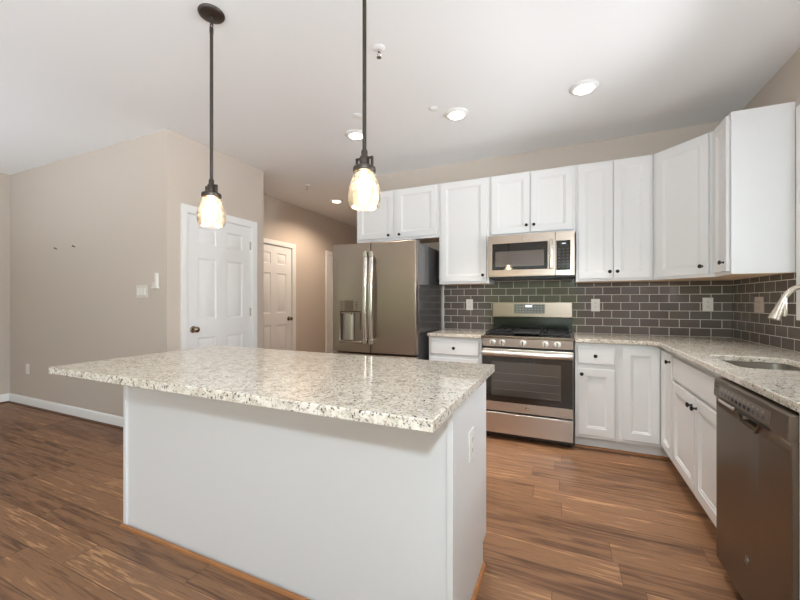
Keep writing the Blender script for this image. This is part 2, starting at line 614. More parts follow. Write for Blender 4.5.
def struct_empty(name, loc):
    o = bpy.data.objects.new(name, None)
    o.empty_display_size = 0.1
    COL.objects.link(o)
    put(o, Vector(loc), None)
    o['kind'] = 'structure'
    return o


def box(name, m, x0, x1, y0, y1, z0, z1, parent=None, bevel=0.0, kind=None):
    return MB().box(x0, x1, y0, y1, z0, z1).build(name, m, parent, bevel, kind=kind)


def fbox(name, m, F, u0, u1, z0, z1, n0, n1, parent=None, bevel=0.0, kind=None):
    return MB().fbox(F, u0, u1, z0, z1, n0, n1).build(name, m, parent, bevel, kind=kind)


def text_mesh(name, body, size, F, u, z, n, m, parent, shear=0.0, depth=0.0006):
    cu = bpy.data.curves.new(name, 'FONT')
    cu.body = body; cu.size = size; cu.align_x = 'CENTER'; cu.align_y = 'CENTER'; cu.shear = shear; cu.extrude = depth
    t = bpy.data.objects.new(name, cu)
    COL.objects.link(t)
    bpy.context.view_layer.update()
    dg = bpy.context.evaluated_depsgraph_get()
    me = bpy.data.meshes.new_from_object(t.evaluated_get(dg))
    bpy.data.objects.remove(t)
    R = Matrix((F.u, Vector((0, 0, 1)), F.n)).transposed()
    for v in me.vertices:
        v.co = R @ v.co
    me.materials.clear(); me.materials.append(M[m])
    o = bpy.data.objects.new(name, me)
    COL.objects.link(o)
    put(o, F.p(u, z, n), parent)
    return o


# ================================================================== room shell
H = 2.75
S = 'structure'
YB, XR, XL = 3.976, 1.294, -6.138
YA, XD, XH, YD = 2.136, -3.227, -3.922, 3.286
YR = -2.6
T = 0.12
box('floor', 'wood_plank', XL - T, XR + T, YR - T, 7.8, -0.1, 0.0, kind=S)
box('ceiling', 'ceiling_paint', XL - T, XR + T, YR - T, 7.8, H, H + 0.1, kind=S)
box('wall_back', 'wall_paint', -2.25, XR + T, YB, YB + T, 0, H, kind=S)
# right wall with the sink window and a side window behind the camera
mb = MB()
W1 = (1.85, 2.935, 1.175, 2.32)
W2 = (-1.85, -0.35, 0.85, 2.15)
mb.box(XR, XR + T, W1[1], YB, 0, H).box(XR, XR + T, W2[1], W1[0], 0, H).box(XR, XR + T, YR, W2[0], 0, H)
for w in (W1, W2):
    mb.box(XR, XR + T, w[0], w[1], 0, w[2]).box(XR, XR + T, w[0], w[1], w[3], H)
mb.build('wall_right', 'wall_paint', kind=S)
# rear wall with the patio door and the dining window
D0, D1, DZ = -2.1, 0.4, 2.1
V0, V1, VZ0, VZ1 = -5.15, -3.25, 0.7, 2.2
mb = MB()
mb.box(XL, V0, YR - T, YR, 0, H).box(V1, D0, YR - T, YR, 0, H).box(D1, XR + T, YR - T, YR, 0, H)
mb.box(D0, D1, YR - T, YR, DZ, H).box(V0, V1, YR - T, YR, 0, VZ0).box(V0, V1, YR - T, YR, VZ1, H)
mb.build('wall_rear', 'wall_paint', kind=S)
box('wall_left', 'wall_paint', XL - T, XL, YR - T, YA + T, 0, H, kind=S)
box('wall_dining', 'wall_paint', XL, XD - T, YA, YA + T, 0, H, kind=S)
P0, P1, PZ = 2.323, 3.116, 2.064
mb = MB()
mb.box(XD - T, XD, YA, P0, 0, H).box(XD - T, XD, P1, YD, 0, H).box(XD - T, XD, P0, P1, PZ, H)
mb.build('wall_pantry', 'wall_paint', kind=S)
box('wall_pantry_end', 'wall_paint', XH, XD - T, YD - T, YD, 0, H, kind=S)
mb = MB()
Q = [(3.82, 4.606, 2.062), (5.545, 6.34, 2.07)]
mb.box(XH - T, XH, YD - T, Q[0][0], 0, H).box(XH - T, XH, Q[0][1], Q[1][0], 0, H).box(XH - T, XH, Q[1][1], 7.8, 0, H)
for a, b, z in Q:
    mb.box(XH - T, XH, a, b, z, H)
mb.build('wall_hall', 'wall_paint', kind=S)
box('wall_hall_right', 'wall_paint', -2.25, -2.25 + T, YB + T, 7.7, 0, H, kind=S)
box('wall_hall_end', 'wall_paint', XH, -2.25 + T, 7.68, 7.8, 0, H, kind=S)


def baseboard(name, F, u0, u1):
    m = MB()
    pr = [(0, 0), (0.014, 0), (0.014, 0.085), (0.010, 0.1), (0.004, 0.108), (0, 0.108)]
    vs = [F.p(u, z, n) for u in (u0, u1) for n, z in pr]
    k = len(pr)
    fs = [(i, (i + 1) % k, k + (i + 1) % k, k + i) for i in range(k)] + [tuple(range(k)), tuple(range(2 * k - 1, k - 1, -1))]
    m.add(vs, fs)
    return m.build(name, 'white_trim', kind=S)


def shoe(mb, F, u0, u1, n0, r=0.019, z=0.0, mi=0):
    pr = [(0, 0)] + [(r * math.cos(a * math.pi / 12), r * math.sin(a * math.pi / 12)) for a in range(7)]
    vs = [F.p(u, z + zz, n0 + nn) for u in (u0, u1) for nn, zz in pr]
    k = len(pr)
    mb.add(vs, [(i, (i + 1) % k, k + (i + 1) % k, k + i) for i in range(k)] + [tuple(range(k)), tuple(range(2 * k - 1, k - 1, -1))], mi)
    return mb


baseboard('baseboard_dining', back(YA), XL + 0.014, XD)
baseboard('baseboard_left', left(XL), YR, YA)
baseboard('baseboard_pantry', left(XD), YA - 0.014, 2.263)
baseboard('baseboard_hall', left(XH), 4.675, 5.47)
shoe(MB(), back(YA), XL + 0.033, XD, 0.014).build('trim_1', 'dark_shoe', kind=S)
shoe(MB(), left(XL), YR, YA - 0.014, 0.014).build('trim_2', 'dark_shoe', kind=S)
shoe(MB(), left(XH), 4.675, 5.47, 0.014).build('trim_3', 'dark_shoe', kind=S)


def casing(mb, F, u0, u1, z0, z1, w, n0, n1, sill=False):
    """mitred moulding round an opening (u0..u1, z0..z1); sill=True closes the bottom too"""
    prof = [(0, n0), (0, n1 * 0.55 + n0 * 0.45), (w * 0.25, n1 * 0.8 + n0 * 0.2), (w * 0.75, n1), (w, n1), (w, n0)]
    k = len(prof)
    corners = [(u0, z0, -1, 0 if not sill else -1), (u0, z1, -1, 1), (u1, z1, 1, 1), (u1, z0, 1, 0 if not sill else -1)]
    vs = []
    for (u, z, du, dz) in corners:
        for d, n in prof:
            vs.append(F.p(u + du * d, z + dz * d, n))
    fs = []
    segs = [(0, 1), (1, 2), (2, 3)] + ([(3, 0)] if sill else [])
    for a, b in segs:
        for i in range(k):
            j = (i + 1) % k
            fs.append((a * k + i, a * k + j, b * k + j, b * k + i))
    if not sill:
        fs += [tuple(range(k)), tuple(range(4 * k - 1, 3 * k - 1, -1))]
    mb.add(vs, fs)
    return mb


def door_knob(F, u, z, n, parent):
    a = F.n
    m = MB()
    m.lathe(F.p(u, z, n), a, [(0.0, 0.0), (0.032, 0.0), (0.033, 0.004), (0.028, 0.010), (0.013, 0.014), (0.011, 0.030), (0.016, 0.036), (0.026, 0.042), (0.029, 0.052), (0.027, 0.062), (0.018, 0.069), (0.0, 0.071)], 24)
    return m.build('door_knob', 'door_knob_metal', parent)


def six_panel_door(name, F, u0, u1, zt, knob_left, casing_w=0.062, hinges=(), knob=True, cut=None):
    root = struct_empty(name, F.p((u0 + u1) / 2, 0, 0))
    w = u1 - u0
    j = 0.012
    m = MB()
    m.fbox(F, u0, u0 + j, 0, zt, -0.12, 0.0).fbox(F, u1 - j, u1, 0, zt, -0.12, 0.0).fbox(F, u0 + j, u1 - j, zt - j, zt, -0.12, 0.0)
    m.fbox(F, u0 + j, u0 + j + 0.012, 0, zt - j, -0.12, -0.056).fbox(F, u1 - j - 0.012, u1 - j, 0, zt - j, -0.12, -0.056)
    m.build('jamb', 'white_trim', root)
    m = casing(MB(), F, u0 + 0.005, u1 - 0.005, 0, zt - 0.005, casing_w, 0.0, 0.017)
    m.build('casing', 'white_trim', root)
    g = 0.003
    a, b = u0 + j + g, u1 - j - g
    st = 0.112; mu = 0.125
    pw = (b - a - 2 * st - mu) / 2
    us = [a, a + st, a + st + pw, a + st + pw + mu, b - st, b]
    zs = [0.012, 0.25, 0.865, 1.045, 1.640, 1.775, 1.940, zt - j - g]
    cells = {(i, k) for i in (1, 3) for k in (1, 3, 5)}
    m = MB().fpanel(F, us, zs, cells, -0.05, -0.015, [(0.003, -0.004), (0.010, -0.009), (0.018, -0.009), (0.034, -0.002)])
    slab = m.build('door_slab', 'door_white', root)
    if knob:
        door_knob(F, (a + 0.06) if knob_left else (b - 0.06), 0.95, -0.015, slab)
    hu = b + g / 2 if knob_left else a - g / 2
    for z in hinges:
        mm = MB().fbox(F, hu - 0.012, hu + 0.012, z - 0.045, z + 0.045, -0.016, -0.013)
        mm.tube([F.p(hu, z - 0.046, -0.010), F.p(hu, z + 0.046, -0.010)], 0.006, 10)
        mm.build('hinge', 'hinge_metal', root)
    return root


six_panel_door('door_1', left(XD), P0, P1, PZ, True, 0.062, (1.845, 1.10, 0.28))
six_panel_door('door_2', left(XH), Q[0][0], Q[0][1], Q[0][2], False, 0.066, (1.845, 1.10, 0.28))
six_panel_door('door_3', left(XH), Q[1][0], Q[1][1], Q[1][2], False, 0.066, (1.845, 1.10, 0.28))


def window(name, F, u0, u1, z0, z1, n_glass, meeting=None, mull=None, cw=0.07):
    root = struct_empty(name, F.p((u0 + u1) / 2, z0, 0))
    casing(MB(), F, u0, u1, z0, z1, cw, 0.0, 0.018, True).build('window_casing', 'white_trim', root)
    m = MB(); f = 0.045
    m.fbox(F, u0, u0 + f, z0, z1, -0.11, -0.02).fbox(F, u1 - f, u1, z0, z1, -0.11, -0.02)
    m.fbox(F, u0 + f, u1 - f, z0, z0 + f, -0.11, -0.02).fbox(F, u0 + f, u1 - f, z1 - f, z1, -0.11, -0.02)
    if meeting:
        m.fbox(F, u0 + f, u1 - f, meeting - 0.02, meeting + 0.02, -0.10, -0.03)
    for q in (mull or []):
        m.fbox(F, q - 0.03, q + 0.03, z0 + f, z1 - f, -0.10, -0.03)
    fr = m.build('window_frame', 'white_trim', root)
    MB().fbox(F, u0 + 0.01, u1 - 0.01, z0 + 0.01, z1 - 0.01, n_glass - 0.004, n_glass).build('pane', 'window_glass', fr)
    return root


window('window_1', right(XR), -W1[1], -W1[0], W1[2], W1[3], -0.065, (W1[2] + W1[3]) / 2)
window('window_2', right(XR), -W2[1], -W2[0], W2[2], W2[3], -0.065, (W2[2] + W2[3]) / 2)
REAR = Fr((0, YR), (-1, 0))            # faces +Y
window('window_3', REAR, -V1, -V0, VZ0, VZ1, -0.065, (VZ0 + VZ1) / 2, [-(V0 + V1) / 2])
window('door_4', REAR, -D1, -D0, 0.0, DZ, -0.065, None, [-(D0 + D1) / 2])

# tiled backsplash
mb = MB().box(-1.236, XR - 0.01, YB - 0.010, YB, 0.914, 1.47)
o = mb.build('trim_4', 'tile_back', kind=S)
mb = MB().box(XR - 0.010, XR, 3.008, YB - 0.010, 0.914, 1.396).box(XR - 0.010, XR, 1.44, 3.008, 0.914, 1.098)
mb.build('trim_5', 'tile_right', kind=S)
box('trim_6', 'white_trim', -1.250, -1.236, YB - 0.012, YB, 0.914, 1.41, kind=S)

# ================================================================== cabinets
KNOB_PROF = [(0.0, 0.0), (0.009, 0.0), (0.0075, 0.003), (0.005, 0.008), (0.0055, 0.013), (0.011, 0.018), (0.0145, 0.022), (0.0145, 0.026), (0.010, 0.030), (0.0, 0.0315)]


def cab_knob(F, u, z, n, parent):
    return MB().lathe(F.p(u, z, n), F.n, KNOB_PROF, 20).build('knob', 'knob_black', parent)


def shaker(name, F, u0, u1, z0, z1, parent, knob=None, rail=0.058, n0=0.001, n1=0.020):
    m = MB().fpanel(F, [u0, u0 + rail, u1 - rail, u1], [z0, z0 + rail, z1 - rail, z1], {(1, 1)}, n0, n1, [(0.003, -0.004), (0.011, -0.0055), (0.016, -0.0105)])
    d = m.build(name, 'cabinet_white', parent, bevel=0.0018)
    if knob:
        cab_knob(F, knob[0], knob[1], n1, d)
    return d


def slab_front(name, F, u0, u1, z0, z1, parent, knob=None, n0=0.001, n1=0.020):
    m = MB().fpanel(F, [u0, u1], [z0, z1], set(), n0, n1, [])
    d = m.build(name, 'cabinet_white', parent, bevel=0.004)
    if knob:
        cab_knob(F, knob[0], knob[1], n1, d)
    return d


UF = back(3.668)
UZ0, UZ1 = 1.397, 2.446


def upper(name, label, F, u0, u1, z0, z1, depth, doors, group='white upper wall cabinets'):
    root = thing(name, F.p((u0 + u1) / 2, z0, -depth / 2), label, 'cabinet', group)
    m = MB()
    m.fbox(F, u0, u1, z0, z1, -depth + 0.002, 0, 0, bottom=1)
    m.build('body', ['cabinet_white', 'birch_ply'], root)
    for (a, b, c, d, k) in doors:
        shaker('door', F, a, b, c, d, root, k)
    return root


UD = YB - 3.668
upper('upper_cabinet', 'short white two-door wall cabinet above the refrigerator', UF, -2.187, -1.196, 1.888, UZ1, UD,
      [(-2.167, -1.717, 1.918, UZ1 - 0.014, (-1.768, 1.945)), (-1.679, -1.222, 1.918, UZ1 - 0.014, (-1.637, 1.945))])
upper('upper_cabinet', 'tall single-door white wall cabinet between the refrigerator and the microwave', UF, -1.194, -0.680, UZ0, UZ1, UD,
      [(-1.170, -0.704, UZ0 + 0.022, UZ1 - 0.014, (-0.735, 1.478))])
upper('upper_cabinet', 'short white two-door wall cabinet directly above the microwave', UF, -0.678, 0.090, 1.846, UZ1, UD,
      [(-0.652, -0.300, 1.870, UZ1 - 0.014, (-0.328, 1.935)), (-0.290, 0.064, 1.870, UZ1 - 0.014, (-0.262, 1.935))])
upper('upper_cabinet', 'tall white two-door wall cabinet right of the microwave', UF, 0.092, 0.672, UZ0, UZ1, UD,
      [(0.112, 0.379, UZ0 + 0.022, UZ1 - 0.014, (0.355, 1.476)), (0.386, 0.652, UZ0 + 0.022, UZ1 - 0.014, (0.412, 1.476))])
# diagonal corner cabinet
A = Vector((0.676, 3.668)); B_ = Vector((0.985, 3.326))
root = thing('corner_cabinet', (1.05, 3.65, UZ0), 'white wall cabinet set diagonally across the corner of the room', 'cabinet', 'white upper wall cabinets')
poly = [(A.x, A.y), (B_.x, B_.y), (XR - 0.002, B_.y), (XR - 0.002, YB - 0.002), (A.x, YB - 0.002)]
m = MB().prism([poly], UZ0, UZ1, 0, bottom=1)
DF = Fr((A.x, A.y), (B_.x - A.x, B_.y - A.y))
DL = (B_ - A).length
m.build('body', ['cabinet_white', 'birch_ply'], root)
shaker('door', DF, 0.035, DL - 0.035, UZ0 + 0.022, UZ1 - 0.014, root, (DL - 0.075, 1.476))
# right wall upper
RF = right(0.985)
upper('upper_cabinet', 'narrow white wall cabinet seen edge-on beside the sink window with a blank side panel', RF, -3.324, -3.050, UZ0, UZ1, XR - 0.985,
      [(-3.312, -3.072, UZ0 + 0.022, UZ1 - 0.014, (-3.112, 1.478))])

# ---- base cabinets
BY, BX = 3.366, 0.682
BF, RB = back(BY), right(BX)
TK = 0.105


def base_box(root, F, u0, u1, depth, toe=0.075, ztop=0.884):
    m = MB().fbox(F, u0, u1, TK, ztop, -depth, 0)
    m.build('body', 'cabinet_white', root, bevel=0.001)
    MB().fbox(F, u0, u1, 0.0, TK, -depth, -toe).build('toe_kick', 'cabinet_white', root)
    shoe(MB(), F, u0, u1, -toe, 0.016).build('shoe_moulding', 'oak_shoe', root)


g_b = 'white base cabinets'
c = thing('base_cabinet', (-0.95, 3.66, 0), 'white base cabinet with one drawer between the refrigerator and the range', 'cabinet', g_b)
base_box(c, BF, -1.200, -0.690, YB - BY - 0.003)
slab_front('drawer', BF, -1.175, -0.715, 0.718, 0.850, c, (-0.945, 0.782))
shaker('door', BF, -1.175, -0.715, 0.135, 0.685, c, (-0.755, 0.645))

c = thing('base_cabinet', (0.23, 3.66, 0), 'white base cabinet with a drawer over a door just right of the range', 'cabinet', g_b)
base_box(c, BF, 0.078, 0.385, YB - BY - 0.003)
slab_front('drawer', BF, 0.100, 0.362, 0.712, 0.853, c, (0.225, 0.780))
shaker('door', BF, 0.100, 0.362, 0.135, 0.672, c, (0.126, 0.630))

c = thing('corner_base_cabinet', (0.95, 3.5, 0), 'white L-shaped corner base cabinet with two full-height doors', 'cabinet', g_b)
Lp = [(0.386, BY), (BX, BY), (BX, 3.030), (XR - 0.003, 3.030), (XR - 0.003, YB - 0.003), (0.386, YB - 0.003)]
MB().prism([Lp], TK, 0.884).build('body', 'cabinet_white', c)
Lt = [(0.386, BY + 0.075), (BX + 0.075, BY + 0.075), (BX + 0.075, 3.030), (XR - 0.003, 3.030), (XR - 0.003, YB - 0.003), (0.386, YB - 0.003)]
MB().prism([Lt], 0.0, TK).build('toe_kick', 'cabinet_white', c)
s_ = shoe(MB(), BF, 0.386, BX + 0.075, -0.075, 0.016)
shoe(s_, RB, -BY - 0.06, -3.030, -0.075, 0.016)
s_.build('shoe_moulding', 'oak_shoe', c)
shaker('door', BF, 0.412, 0.658, 0.135, 0.855, c)
shaker('door', RB, -3.334, -3.040, 0.135, 0.855, c, (-3.075, 0.800))

c = thing('sink_base_cabinet', (0.98, 2.66, 0), 'white sink base cabinet with a plain panel over two doors', 'cabinet', g_b)
m = MB()      # an open box, so that the bowl can hang in it
m.fbox(RB, -3.028, -2.124, TK, 0.884, -0.02, 0).fbox(RB, -3.028, -3.010, TK, 0.884, -0.605, -0.02).fbox(RB, -2.142, -2.124, TK, 0.884, -0.605, -0.02)
m.fbox(RB, -3.010, -2.142, TK, TK + 0.018, -0.605, -0.02)
m.build('body', 'cabinet_white', c)
MB().fbox(RB, -3.028, -2.124, 0, TK, -0.605, -0.075).build('toe_kick', 'cabinet_white', c)
shoe(MB(), RB, -3.028, -2.124, -0.075, 0.016).build('shoe_moulding', 'oak_shoe', c)
slab_front('false_drawer_front', RB, -3.008, -2.140, 0.705, 0.845, c)
shaker('door', RB, -3.008, -2.556, 0.135, 0.680, c, (-2.590, 0.628))
shaker('door', RB, -2.546, -2.140, 0.135, 0.680, c, (-2.512, 0.628))

tag(box('end_panel', 'cabinet_white', 0.645, XR - 0.003, 1.440, 1.503, 0, 0.884, bevel=0.001), 'narrow white cabinet end panel closing the run beside the dishwasher', 'cabinet panel')

# ---- worktops
def rrect(x0, x1, y0, y1, r, n=6):
    pts = []
    for cx, cy, a0 in ((x1 - r, y1 - r, 0), (x0 + r, y1 - r, 90), (x0 + r, y0 + r, 180), (x1 - r, y0 + r, 270)):
        for i in range(n + 1):
            a = math.radians(a0 + 90 * i / n)
            pts.append((cx + r * math.cos(a), cy + r * math.sin(a)))
    return pts


SX0, SX1, SY0, SY1 = 0.742, 1.075, 2.19, 2.645
CX, CY = 0.640, 3.331
lo_ = [(0.076, CY), (CX - 0.035, CY), (CX, CY - 0.035), (CX, 1.425), (XR - 0.011, 1.425), (XR - 0.011, YB - 0.011), (0.076, YB - 0.011)]
o = MB().prism([lo_, rrect(SX0, SX1, SY0, SY1, 0.055)], 0.884, 0.914).build('countertop', 'granite', bevel=0.0035)
tag(o, 'L-shaped speckled granite worktop running from the range past the sink', 'countertop')
o = MB().box(-1.205, -0.688, CY, YB - 0.011, 0.884, 0.914).build('countertop', 'granite', bevel=0.0035)
tag(o, 'short speckled granite worktop between the refrigerator and the range', 'countertop')

# ---- sink
snk = thing('sink', ((SX0 + SX1) / 2, (SY0 + SY1) / 2, 0.68), 'stainless steel undermount sink bowl in the granite worktop', 'sink')
m = MB()
rings = [(0.018, 0.8825, 0.06), (-0.004, 0.8825, 0.055), (-0.006, 0.85, 0.055), (-0.012, 0.71, 0.06), (-0.035, 0.69, 0.07)]
vs = []; n_ = 28
for e_, z, r in rings:
    vs += [(p[0], p[1], z) for p in rrect(SX0 - e_, SX1 + e_, SY0 - e_, SY1 + e_, max(r + e_, 0.02))]
k = len(rrect(0, 1, 0, 1, 0.1))
fs = []
for j in range(len(rings) - 1):
    for i in range(k):
        i2 = (i + 1) % k
        fs.append((j * k + i, j * k + i2, (j + 1) * k + i2, (j + 1) * k + i))
fs.append(tuple((len(rings) - 1) * k + i for i in range(k)))
m.add(vs, fs, 0, True)
bowl = m.build('bowl', 'sink_steel', snk)
sol = bowl.modifiers.new('solid', 'SOLIDIFY'); sol.thickness = 0.0015; sol.offset = -1
MB().lathe(((SX0 + SX1) / 2 + 0.02, (SY0 + SY1) / 2, 0.6895), (0, 0, 1), [(0, 0), (0.045, 0), (0.045, 0.002), (0.036, 0.003), (0.03, 0.001), (0, 0.001)], 24).build('drain', 'drain_dark', snk)

# ---- faucet
FY = 2.42
fc = thing('faucet', (1.165, FY, 0.914), 'brushed nickel arched kitchen faucet with pull-down spray head over the sink', 'faucet')
MB().lathe((1.165, FY, 0.914), (0, 0, 1), [(0, 0), (0.030, 0), (0.030, 0.006), (0.024, 0.014), (0.022, 0.08), (0.020, 0.13), (0.0145, 0.15), (0, 0.15)], 24).build('base', 'brushed_nickel', fc)
pts = []
ctrl = [(1.165, 1.05), (1.165, 1.19), (1.150, 1.252), (1.115, 1.286), (1.068, 1.295), (1.022, 1.282), (0.992, 1.252), (0.975, 1.215)]
def catmull(c_, n=6):
    out = []
    for i in range(len(c_) - 1):
        p0 = c_[max(i - 1, 0)]; p1 = c_[i]; p2 = c_[i + 1]; p3 = c_[min(i + 2, len(c_) - 1)]
        for k_ in range(n):
            t = k_ / n
            out.append(tuple(0.5 * ((2 * p1[d]) + (-p0[d] + p2[d]) * t + (2 * p0[d] - 5 * p1[d] + 4 * p2[d] - p3[d]) * t * t + (-p0[d] + 3 * p1[d] - 3 * p2[d] + p3[d]) * t ** 3) for d in range(len(p1))))
    out.append(tuple(c_[-1]))
    return out
MB().tube([(x, FY, z) for x, z in catmull(ctrl)], 0.0125, 16).build('spout', 'brushed_nickel', fc)
a0 = Vector((0.976, FY, 1.217)); a1 = Vector((0.946, FY, 1.130))
MB().lathe(a0, a1 - a0, [(0, 0), (0.0135, 0), (0.0145, 0.01), (0.018, 0.045), (0.023, 0.080), (0.0245, 0.090), (0.022, 0.092), (0, 0.092)], 24).build('spray_head', 'brushed_nickel', fc)
MB().tube([(0.984, FY - 0.004, 1.235), (0.984, FY - 0.006, 1.18), (0.982, FY - 0.006, 1.146)], 0.0085, 12).build('spray_lever', 'brushed_nickel', fc)
MB().tube([(1.165, FY - 0.02, 1.0), (1.165, FY - 0.05, 1.012), (1.160, FY - 0.12, 1.035)], 0.007, 12, rs=[0.010, 0.008, 0.006]).build('handle', 'brushed_nickel', fc)

# ================================================================== island
isl = thing('kitchen_island', (-1.25, 1.48, 0), 'white kitchen island cabinet with plain back panel under the granite top', 'kitchen island')
IX0, IX1, IY0, IY1 = -2.188, -0.345, 1.214, 1.785
box('body', 'cabinet_white', IX0 + 0.02, IX1 - 0.019, IY0 + 0.02, IY1, 0.1, 0.880, isl)
box('toe_kick', 'cabinet_white', IX0 + 0.02, IX1 - 0.019, IY0 + 0.02, IY1 - 0.075, 0.0, 0.1, isl)
box('back_panel', 'cabinet_white', IX0 + 0.022, IX1 - 0.022, IY0 + 0.006, IY0 + 0.02, 0.0, 0.880, isl)
for a, b in ((IX0, IX0 + 0.022), (IX1 - 0.022, IX1)):
    box('corner_strip', 'cabinet_white', a, b, IY0 - 0.006, IY0 + 0.02, 0.0, 0.880, isl, bevel=0.0015)
for x0 in (IX1 - 0.019, IX0):
    MB().prism([[(IY0 + 0.02, 0), (IY1 - 0.075, 0), (IY1 - 0.075, 0.105), (IY1, 0.105), (IY1, 0.880), (IY0 + 0.02, 0.880)]], x0, x0 + 0.019, axis='x').build('end_panel', 'cabinet_white', isl, bevel=0.001)
shoe(shoe(MB(), back(IY0 - 0.006), IX0 - 0.008, IX1 + 0.012, 0.0, 0.014), left(IX1), IY0 - 0.006, IY1 - 0.075, 0.0, 0.016).build('shoe_moulding', 'oak_shoe', isl)


def duplex(F, u, z, n, parent, w=0.074, h=0.118, m1='white_plastic', rocker=None):
    """outlet / switch plate; returns plate"""
    pl = MB().fbox(F, u - w / 2, u + w / 2, z - h / 2, z + h / 2, n, n + 0.006).build('cover_plate', m1, parent, bevel=0.002)
    return pl


def outlet_parts(F, u, z, n, parent, m1='white_plastic', w=0.074, h=0.118, cols=(0.0,)):
    pl = duplex(F, u, z, n, parent, w, h, m1)
    for du in cols:
        for dz in (0.021, -0.021):
            s = MB().fbox(F, u + du - 0.016, u + du + 0.016, z + dz - 0.0145, z + dz + 0.0145, n + 0.006, n + 0.008).build('socket', m1, pl, bevel=0.001)
            mm = MB()
            for q in (-0.006, 0.006):
                mm.fbox(F, u + du + q - 0.001, u + du + q + 0.001, z + dz - 0.002, z + dz + 0.007, n + 0.008, n + 0.0085)
            mm.fbox(F, u + du - 0.002, u + du + 0.002, z + dz - 0.009, z + dz - 0.005, n + 0.008, n + 0.0085)
            mm.build('slots', 'slot_dark', s)
    return pl


outlet_parts(left(IX1), 1.464, 0.645, 0.0, isl)
o = MB().box(-2.196, -0.3077, 0.894, 1.8086, 0.880, 0.914).build('island_countertop', 'granite', bevel=0.0035)
tag(o, 'long speckled cream granite slab on top of the white kitchen island', 'countertop')

# ================================================================== refrigerator
fr = thing('refrigerator', (-1.705, 3.55, 0), 'slate grey french-door refrigerator with ice and water dispenser', 'refrigerator')
FX0, FX1 = -2.166, -1.250
FZ = 1.79
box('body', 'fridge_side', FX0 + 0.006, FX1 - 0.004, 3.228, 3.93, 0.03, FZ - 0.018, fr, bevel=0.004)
FD = back(3.222)
SPL = -1.726
DPX = (-2.080, -1.832)
m = MB().fpanel(FD, [FX0, DPX[0], DPX[1], SPL - 0.003], [0.715, 0.815, 1.122, FZ], {(1, 1)}, 0.0, 0.072, [(0.004, -0.001), (0.008, -0.050)])
dl = m.build('door', 'slate_steel', fr, bevel=0.006, seg=3)
m = MB().fpanel(FD, [SPL + 0.003, FX1], [0.715, FZ], set(), 0.0, 0.072, [])
dr = m.build('door', 'slate_steel', fr, bevel=0.010, seg=3)
m = MB().fpanel(FD, [FX0, FX1], [0.06, 0.700], set(), 0.0, 0.072, [])
fz = m.build('freezer_drawer', 'slate_steel', fr, bevel=0.010, seg=3)
box('base_grille', 'black_plastic', FX0 + 0.02, FX1 - 0.02, 3.25, 3.9, 0.0, 0.03, fr)
for hx, d_ in ((-1.757, dl), (-1.694, dr)):
    p_ = []
    for i in range(15):
        t = i / 14
        p_.append((hx, 3.150 - 0.042 - 0.026 * math.sin(math.pi * t), 0.812 + t * (1.692 - 0.812)))
    hm = MB().tube(p_, 0.012, 12, flat=(0.012, 0.0205))
    hd = hm.build('handle', 'bright_steel', d_)
    for z in (0.832, 1.672):
        MB().box(hx - 0.021, hx + 0.021, 3.088, 3.152, z - 0.026, z + 0.026).build('mount', 'bright_steel', hd, bevel=0.004)
hm = MB().tube([(FX0 + 0.1, 3.095, 0.62), (-1.9, 3.085, 0.62), (-1.705, 3.083, 0.62), (-1.5, 3.085, 0.62), (FX1 - 0.1, 3.095, 0.62)], 0.012, 12)
hd = hm.build('handle', 'bright_steel', fz)
for x in (FX0 + 0.12, FX1 - 0.12):
    MB().box(x - 0.02, x + 0.02, 3.092, 3.152, 0.60, 0.64).build('mount', 'bright_steel', hd, bevel=0.004)
for hx in (FX0 + 0.06, FX1 - 0.06):
    box('hinge_cover', 'grey_plastic', hx - 0.045, hx + 0.045, 3.19, 3.30, FZ - 0.018, FZ + 0.012, fr, bevel=0.005)
# dispenser
dp = MB().fbox(FD, DPX[0] - 0.004, DPX[1] + 0.004, 1.122, 1.232, 0.072, 0.075).build('dispenser_panel', 'slate_steel', dl, bevel=0.001)
for du in (DPX[0] + 0.028, DPX[1] - 0.052):
    for k in range(4):
        z = 1.138 + 0.022 * k
        MB().fbox(FD, du - 0.014, du + 0.014, z, z + 0.010, 0.075, 0.0756).build('touch_key', 'grey_plastic', dp)
MB().fbox(FD, DPX[0] + 0.058, DPX[1] - 0.085, 1.126, 1.228, 0.075, 0.0765).build('screen', 'dark_slate', dp)
cx, cy = DPX[0] + 0.082, 3.222
mm = MB(); vs = []; fs = []
for i in range(17):
    a = math.pi * i / 16
    for z in (0.832, 1.108):
        vs.append((cx - 0.066 * math.cos(a), cy - 0.018 - 0.038 * math.sin(a), z))
fs = [(2 * i, 2 * i + 2, 2 * i + 3, 2 * i + 1) for i in range(16)] + [tuple(range(0, 34, 2)), tuple(range(33, 0, -2)), (0, 1, 33, 32)]
mm.add(vs, fs, 0, True)
mm.build('cavity_liner', 'sink_steel', dl)
MB().fbox(FD, DPX[1] - 0.082, DPX[1] - 0.028, 0.945, 1.10, 0.016, 0.040).build('paddle', 'slate_steel', dl, bevel=0.003)
MB().fbox(FD, DPX[1] - 0.030, DPX[1] - 0.020, 0.93, 1.10, 0.016, 0.034).build('paddle_shade_strip', 'black_plastic', dl)  # black strip standing in for the shade beside the paddle
MB().fbox(FD, DPX[0] + 0.012, DPX[1] - 0.012, 1.096, 1.112, 0.022, 0.064).build('nozzle_bar', 'slate_steel', dl)
MB().lathe((DPX[0] + 0.115, 3.222 - 0.045, 1.098), (0, 0, -1), [(0, 0), (0.012, 0), (0.010, 0.016), (0, 0.016)], 16).build('nozzle', 'bright_steel', dl)
MB().fbox(FD, DPX[0] - 0.004, DPX[1] + 0.004, 0.800, 0.826, 0.060, 0.082).build('drip_tray', 'slate_steel', dl, bevel=0.004)

